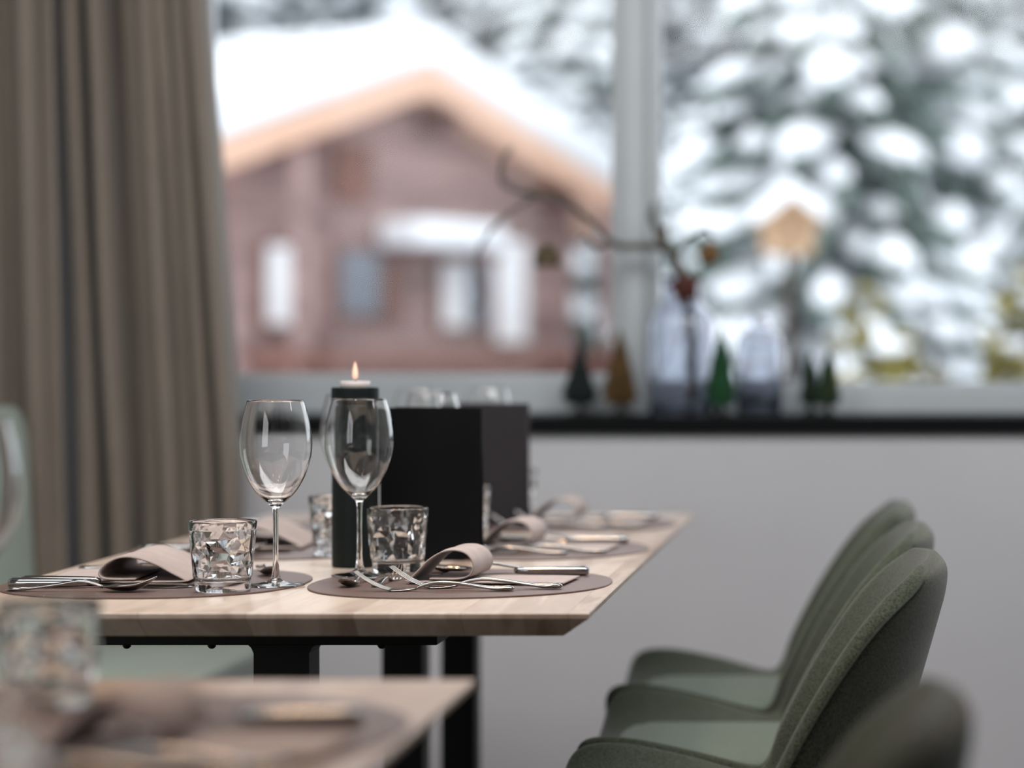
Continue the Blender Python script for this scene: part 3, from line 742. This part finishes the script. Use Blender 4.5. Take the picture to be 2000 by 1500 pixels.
ornament('bell_ornament', 'dark golden bell ornament hanging from the left part of the branch', pb,
         arc([(0.0005, 0.050), (0.010, 0.048), (0.020, 0.040), (0.0265, 0.026), (0.029, 0.012), (0.031, 0.002)], 4)+[(0.028, 0.0), (0.024, 0.012), (0.00001, 0.040)], M['gold'], 0.050, P3(1062, 384, 5.28))
pb = P3(1385, 520, 5.38)
ornament('ball_ornament', 'brown ribbed ball ornament hanging above the green tree', pb,
         [(0.024*math.sin(PI*k/16)+0.00001, 0.027-0.027*math.cos(PI*k/16)) for k in range(17)], M['brown'], 0.053, P3(1386, 452, 5.38))
# rust star
t = thing('star_ornament', 'rust red star ornament hanging at the vase mouth', 'ornament', P3(1338, 560, 5.30))
bm = bmesh.new(); pts = []
for k in range(10):
    a = PI/2+k*PI/5+0.2; r = 0.044 if k % 2 == 0 else 0.026; pts.append((r*math.cos(a), r*math.sin(a)))
f0 = [bm.verts.new((x, 0.0, z)) for x, z in pts]; ca = bm.verts.new((0, -0.012, 0)); cb = bm.verts.new((0, 0.012, 0))
for k in range(10):
    bm.faces.new((f0[k], f0[(k+1) % 10], ca)); bm.faces.new((f0[(k+1) % 10], f0[k], cb))
obj('body', bm, M['rust'], t, smooth=False)
bm = bmesh.new(); tube(bm, [(-0.006, 0, 0.030), P3(1322, 512, 5.395)-Vector(P3(1338, 560, 5.30))], 0.0007, 5); obj('thread', bm, M['thread'], t)

# ------------------------------------------------------------------ outside
def hill(x, y):
    z = -1.3
    if y > 26: z += 0.33*(y-26)
    if y > 8: z += 0.25*noise.noise(Vector((x*0.25, y*0.25, 0)))
    return z
grid = [[Vector((-30+1.5*j, 6.5+1.5*i, hill(-30+1.5*j, 6.5+1.5*i))) for j in range(35)] for i in range(55)]
bm = bmesh.new(); vv = [[bm.verts.new(p) for p in r] for r in grid]
for i in range(54):
    for j in range(34): bm.faces.new((vv[i][j], vv[i][j+1], vv[i+1][j+1], vv[i+1][j]))
bmesh.ops.solidify(bm, geom=bm.faces[:], thickness=0.3)
o = obj('snowy_ground', bm, M['snow']); o['kind'] = 'structure'

ICO = None
def ico_pts():
    b = bmesh.new(); bmesh.ops.create_icosphere(b, subdivisions=1, radius=1)
    v = [x.co.copy() for x in b.verts]; f = [[q.index for q in x.verts] for x in b.faces]; b.free(); return v, f
IV, IFc = ico_pts()
def clump(V, Fs, c, ax, sc, rnd, rough=0.25):
    d = Vector(ax).normalized(); s = d.cross(Vector((0, 0, 1)));
    if s.length < 1e-3: s = Vector((1, 0, 0))
    s.normalize(); u = s.cross(d); b0 = len(V)
    for p in IV:
        k = 1+rnd.uniform(-rough, rough)
        V.append(tuple(Vector(c)+(d*p.x*sc[0]+s*p.y*sc[1]+u*p.z*sc[2])*k))
    for f in IFc: Fs.append([b0+i for i in f])
def mesh_from(name, V, Fs, mat):
    me = bpy.data.meshes.new(name); me.from_pydata(V, [], Fs); me.materials.append(mat)
    for p in me.polygons: p.use_smooth = True
    return me
def spruce(h, r, seed, mat, snow=0.75, lv=24, dens=1.0, big=1.0):
    rnd = random.Random(seed); NV, NF, SV, SF = [], [], [], []
    for k in range(lv):
        s = k/lv; z = h*(0.06+0.92*s); R = r*(1-s)**0.85*rnd.uniform(0.8, 1.1)+0.12
        nb = max(4, int(dens*(9-4*s)))
        off = rnd.uniform(0, 6.28)
        for q in range(nb):
            a = off+2*PI*q/nb+rnd.uniform(-.25, .25); rr = R*rnd.uniform(0.75, 1.1)
            d = Vector((math.cos(a), math.sin(a), -0.42)); m = max(2, int(rr/0.34))
            for w in range(m):
                t_ = (w+0.7)/m; c = Vector((0, 0, z))+d*rr*t_+Vector((0, 0, 0.16*rr*t_*t_))
                L = rr/m*0.75; wd = 0.20*big*(1.15-0.45*t_)*(0.6+0.4*(1-s))
                clump(NV, NF, c, d, (L, wd, 0.085*big), rnd, 0.3)
                if rnd.random() < 0.5: clump(NV, NF, c+Vector((rnd.uniform(-.08, .08), rnd.uniform(-.08, .08), -0.12*big)), (d.x, d.y, -1.4), (L*0.7, wd*0.6, 0.06), rnd, 0.3)
                if rnd.random() < snow*(0.25+1.9*max(0, 0.72+noise.noise(Vector((c.x*0.9, c.y*0.9, c.z*0.9+seed*7)))*1.2)):
                    clump(SV, SF, c+Vector((rnd.uniform(-.05, .05), rnd.uniform(-.05, .05), 0.075*big)), d, (L*rnd.uniform(0.6, 1.25), wd*rnd.uniform(.8, 1.6), 0.085*big*rnd.uniform(0.8, 1.9)), rnd, 0.18)
    tb = bmesh.new(); tube(tb, [(0, 0, 0), (0.02, 0, h*0.5), (0, 0, h*0.99)], [h*0.018, h*0.011, 0.01], 8)
    return dict(n=mesh_from('foliage', NV, NF, mat), s=mesh_from('snow_load', SV, SF, M['snow']), t=tb)
def plant(name, label, pr, loc, rz, sc, group):
    t = thing(name, label, 'tree', loc, rz, group); t.scale = (sc, sc, sc)
    if 'tm' not in pr:
        me = bpy.data.meshes.new('trunk'); pr['t'].to_mesh(me); pr['t'].free(); me.materials.append(M['bark']); pr['tm'] = me
    for nm, k in (('trunk', 'tm'), ('foliage', 'n'), ('snow_load', 's')):
        o = bpy.data.objects.new(nm, pr[k]); C.objects.link(o); o.parent = t
    return t
pA = spruce(7.5, 2.0, 1, M['needle'], 0.85, 26, 1.25, 1.25)
pB = spruce(9.0, 2.3, 2, M['needle'], 0.8, 26, 1.2, 1.3)
pC = spruce(9.0, 2.0, 3, M['needle2'], 0.45, 18, 1.0, 1.5)
near = [(-0.25, 15.5, pA, 0.3, 0.82, 'large snow-laden spruce behind the right window pane, its dark trunk near the middle'),
        (2.35, 18.8, pB, 2.1, 0.86, 'snow-laden spruce at the right edge of the photo behind the right pane'),
        (-1.28, 19.0, pA, 4.0, 0.62, 'snow-covered spruce directly right of the window post'),
        (0.4, 25.0, pA, 1.0, 1.25, 'tall snowy spruce standing behind the large one in the right pane'),
        (2.6, 30.5, pB, 5.2, 1.1, 'snowy spruce far right behind the edge spruce'),
        (-3.75, 31.5, pA, 2.6, 1.0, 'snowy spruce between the chalet and the window post')]
for x, y, pr, rz, sc, lab in near:
    plant('snowy_spruce', lab, pr, (x, y, hill(x, y)-0.1), rz, sc, 'snow-laden spruces near the window')
rnd = random.Random(9)
spots = [(q[0], q[1]) for q in near]
def seg_d(x, y):
    ax, ay, dx, dy = -4.4, 23.2, -0.868*9, 0.496*9
    k = max(0, min(1, ((x-ax)*dx+(y-ay)*dy)/(dx*dx+dy*dy))); return math.hypot(x-ax-k*dx, y-ay-k*dy)
n_t = 0
for k in range(2500):
    y = rnd.uniform(34, 73); x = rnd.uniform(-0.31, 0.13)*y
    if seg_d(x, y) < 6.5 or any(math.hypot(x-p[0], y-p[1]) < 4.25 for p in spots): continue
    spots.append((x, y)); n_t += 1
    pr = (pC, pC, pB, pC)[rnd.randrange(4)]
    plant('forest_spruce', 'blurred dark spruce in the forest on the slope behind the chalet', pr, (x, y, hill(x, y)-0.2), rnd.uniform(0, 6), rnd.uniform(0.85, 1.05), 'forest spruces on the slope')
# olive shrubs under the right pane
def shrub(label, x, y, r, h, seed, z0=-1.3):
    rnd = random.Random(seed); V, Fs, SV, SF = [], [], [], []
    for q in range(260):
        a = rnd.uniform(0, 6.28); rr = r*math.sqrt(rnd.random()); zz = h*rnd.random()**0.6*(1-0.3*(rr/r)**2)
        clump(V, Fs, (rr*math.cos(a), rr*math.sin(a), zz), (rnd.uniform(-1, 1), rnd.uniform(-1, 1), rnd.uniform(-.2, .8)), (0.10, 0.05, 0.03), rnd, .3)
        if zz > h*0.55 and rnd.random() < 0.22:
            clump(SV, SF, (rr*math.cos(a), rr*math.sin(a), zz+0.06), (1, 0.3, 0), (0.10, 0.08, 0.04), rnd, .2)
    t = thing('shrub', label, 'shrub', (x, y, z0), 0, 'olive yellow shrubs outside')
    bm = bmesh.new()
    for q in range(7):
        a = q*0.9; tube(bm, [(0.05*math.cos(a), 0.05*math.sin(a), 0), (r*.4*math.cos(a), r*.4*math.sin(a), h*0.5), (r*.7*math.cos(a), r*.7*math.sin(a), h*0.9)], [0.02, 0.015, 0.006], 6)
    obj('stems', bm, M['bark'], t); link('leaves', mesh_from('leaves', V, Fs, M['olive']), None, t); link('snow_load', mesh_from('snow_load', SV, SF, M['snow']), None, t)
shrub('olive yellow shrub dusted with snow, left one below the right pane', 0.12, 11.5, 0.36, 2.75, 3)
shrub('olive yellow shrub dusted with snow at the right edge below the pane', 0.96, 12.0, 0.40, 3.05, 4)
shrub('snowy olive shrub between the chalet and the window post', -2.2, 17.2, 0.5, 2.2, 6)

# chalet: local x along the gable, local y into the building
ang = math.atan(1.75)
t = thing('chalet', 'brown wooden chalet with a thick snow-covered gable roof outside the left pane', 'house', (-4.06, 23.0, 0), ang)
PK = 3.70; SL = 0.335
def zr(a): return PK-SL*abs(a)
G0 = -1.35
bm = bmesh.new(); x0, x1 = -2.1, 2.85
pts = [(x0, G0), (x1, G0), (x1, zr(x1)-0.12), (0, PK-0.12), (x0, zr(x0)-0.12)]
loft(bm, [[(x, 0.45, z) for x, z in pts], [(x, 9.0, z) for x, z in pts]]); obj('wall', bm, M['log'], t, smooth=False)
def slab(zoff0, zoff1, y0, y1, half):
    bm = bmesh.new()
    top = [(-half, zr(half)+zoff1), (0, PK+zoff1), (half, zr(half)+zoff1)]; bot = [(half, zr(half)+zoff0), (0, PK+zoff0), (-half, zr(half)+zoff0)]
    p = top+bot
    loft(bm, [[(x, y0, z) for x, z in p], [(x, y1, z) for x, z in p]]); return bm
obj('roof', slab(-0.10, 0.06, 0.06, 9.5, 3.75), M['fascia'], t, smooth=False)
obj('fascia_board', slab(-0.14, 0.13, 0.0, 0.06, 3.8), M['fascia'], t, smooth=False)
o = obj('roof_snow', slab(0.13, 0.55, -0.06, 9.6, 3.86), M['snow'], t, smooth=False)
bv = o.modifiers.new('round', 'BEVEL'); bv.width = 0.12; bv.segments = 4
for cxk in (-1.6, 0.4, 2.3):
    obj('purlin', box(cxk-0.08, cxk+0.08, 0.05, 0.6, zr(cxk)-0.30, zr(cxk)-0.12), M['log2'], t, smooth=False)
def opening(xa, xb, za, zb, mat, nm='window', pane=None):
    o = obj(nm, box(xa-0.05, xb+0.05, 0.39, 0.45, za-0.05, zb+0.05), M['shutter'] if nm == 'window' else mat, t, smooth=False)
    obj('panel', box(xa, xb, 0.375, 0.39, za, zb), mat, o, smooth=False)
opening(-1.80, -1.42, 1.35, 2.05, M['whitepanel']); opening(1.45, 1.95, 1.20, 2.25, M['whitepanel'])
opening(-0.85, -0.30, 1.45, 2.05, M['darkpane']); opening(0.62, 0.95, 1.35, 2.0, M['whitepanel']); opening(0.98, 1.3, 1.35, 2.0, M['darkpane'])
obj('shutter', box(-0.25, -0.02, 0.36, 0.45, 1.4, 1.98), M['shutter'], t, smooth=False)
obj('shutter', box(-0.9, -0.45, 0.36, 0.45, 2.5, 3.05), M['shutter'], t, smooth=False)
o = obj('balcony', box(-2.0, 2.8, -0.15, 0.45, 0.95, 1.10), M['shutter'], t, smooth=False)
bm = bmesh.new()
for q in range(28):
    xa = -1.95+q*0.17; bx(bm, xa, xa+0.13, -0.14, -0.11, 0.35, 0.98)
obj('balustrade', bm, M['log2'], o, smooth=False)
o = obj('canopy', box(-0.28, 0.95, -0.10, 0.45, 2.02, 2.09), M['log2'], t, smooth=False)
obj('canopy_snow', box(-0.31, 0.98, -0.13, 0.44, 2.09, 2.36, bev=0.08), M['snow'], o)
for xa in (-1.95, 2.7): obj('post', box(xa, xa+0.12, -0.14, -0.02, G0, zr(xa)-0.15), M['log'], t, smooth=False)
# bird house in front of the spruces
t = thing('bird_house', 'honey-coloured wooden bird house with a snowy roof among the spruces', 'bird house', (-0.335, 12.0, hill(-0.335, 12.0)), 0.25)
t.scale = (0.78, 0.78, 1)
zb = 1.56-hill(-0.335, 12.0)
obj('post', box(-0.03, 0.03, 0.07, 0.13, 0, zb), M['bark'], t, smooth=False)
bm = bmesh.new(); pts = [(-0.15, zb), (0.15, zb), (0.15, zb+0.17), (0, zb+0.26), (-0.15, zb+0.17)]
loft(bm, [[(x, 0, z) for x, z in pts], [(x, 0.24, z) for x, z in pts]]); obj('wall', bm, M['hutwood'], t, smooth=False)
obj('entrance', lathe([(0.00001, 0), (0.028, 0), (0.028, 0.004), (0.00001, 0.004)], 20), M['bark'], t).matrix_local = Matrix.Translation((0, 0.002, zb+0.12)) @ Matrix.Rotation(PI/2, 4, 'X')
bm = bmesh.new(); p = [(-0.20, zb+0.14), (0, zb+0.262), (0.20, zb+0.14), (0.20, zb+0.165), (0, zb+0.287), (-0.20, zb+0.165)]
loft(bm, [[(x, -0.05, z) for x, z in p], [(x, 0.28, z) for x, z in p]]); obj('roof', bm, M['hutwood'], t, smooth=False)
bm = bmesh.new(); p = [(-0.20, zb+0.165), (0, zb+0.287), (0.20, zb+0.165), (0.18, zb+0.27), (0, zb+0.38), (-0.18, zb+0.27)]
loft(bm, [[(x, -0.055, z) for x, z in p], [(x, 0.285, z) for x, z in p]]); obj('roof_snow', bm, M['snow'], t, smooth=False)
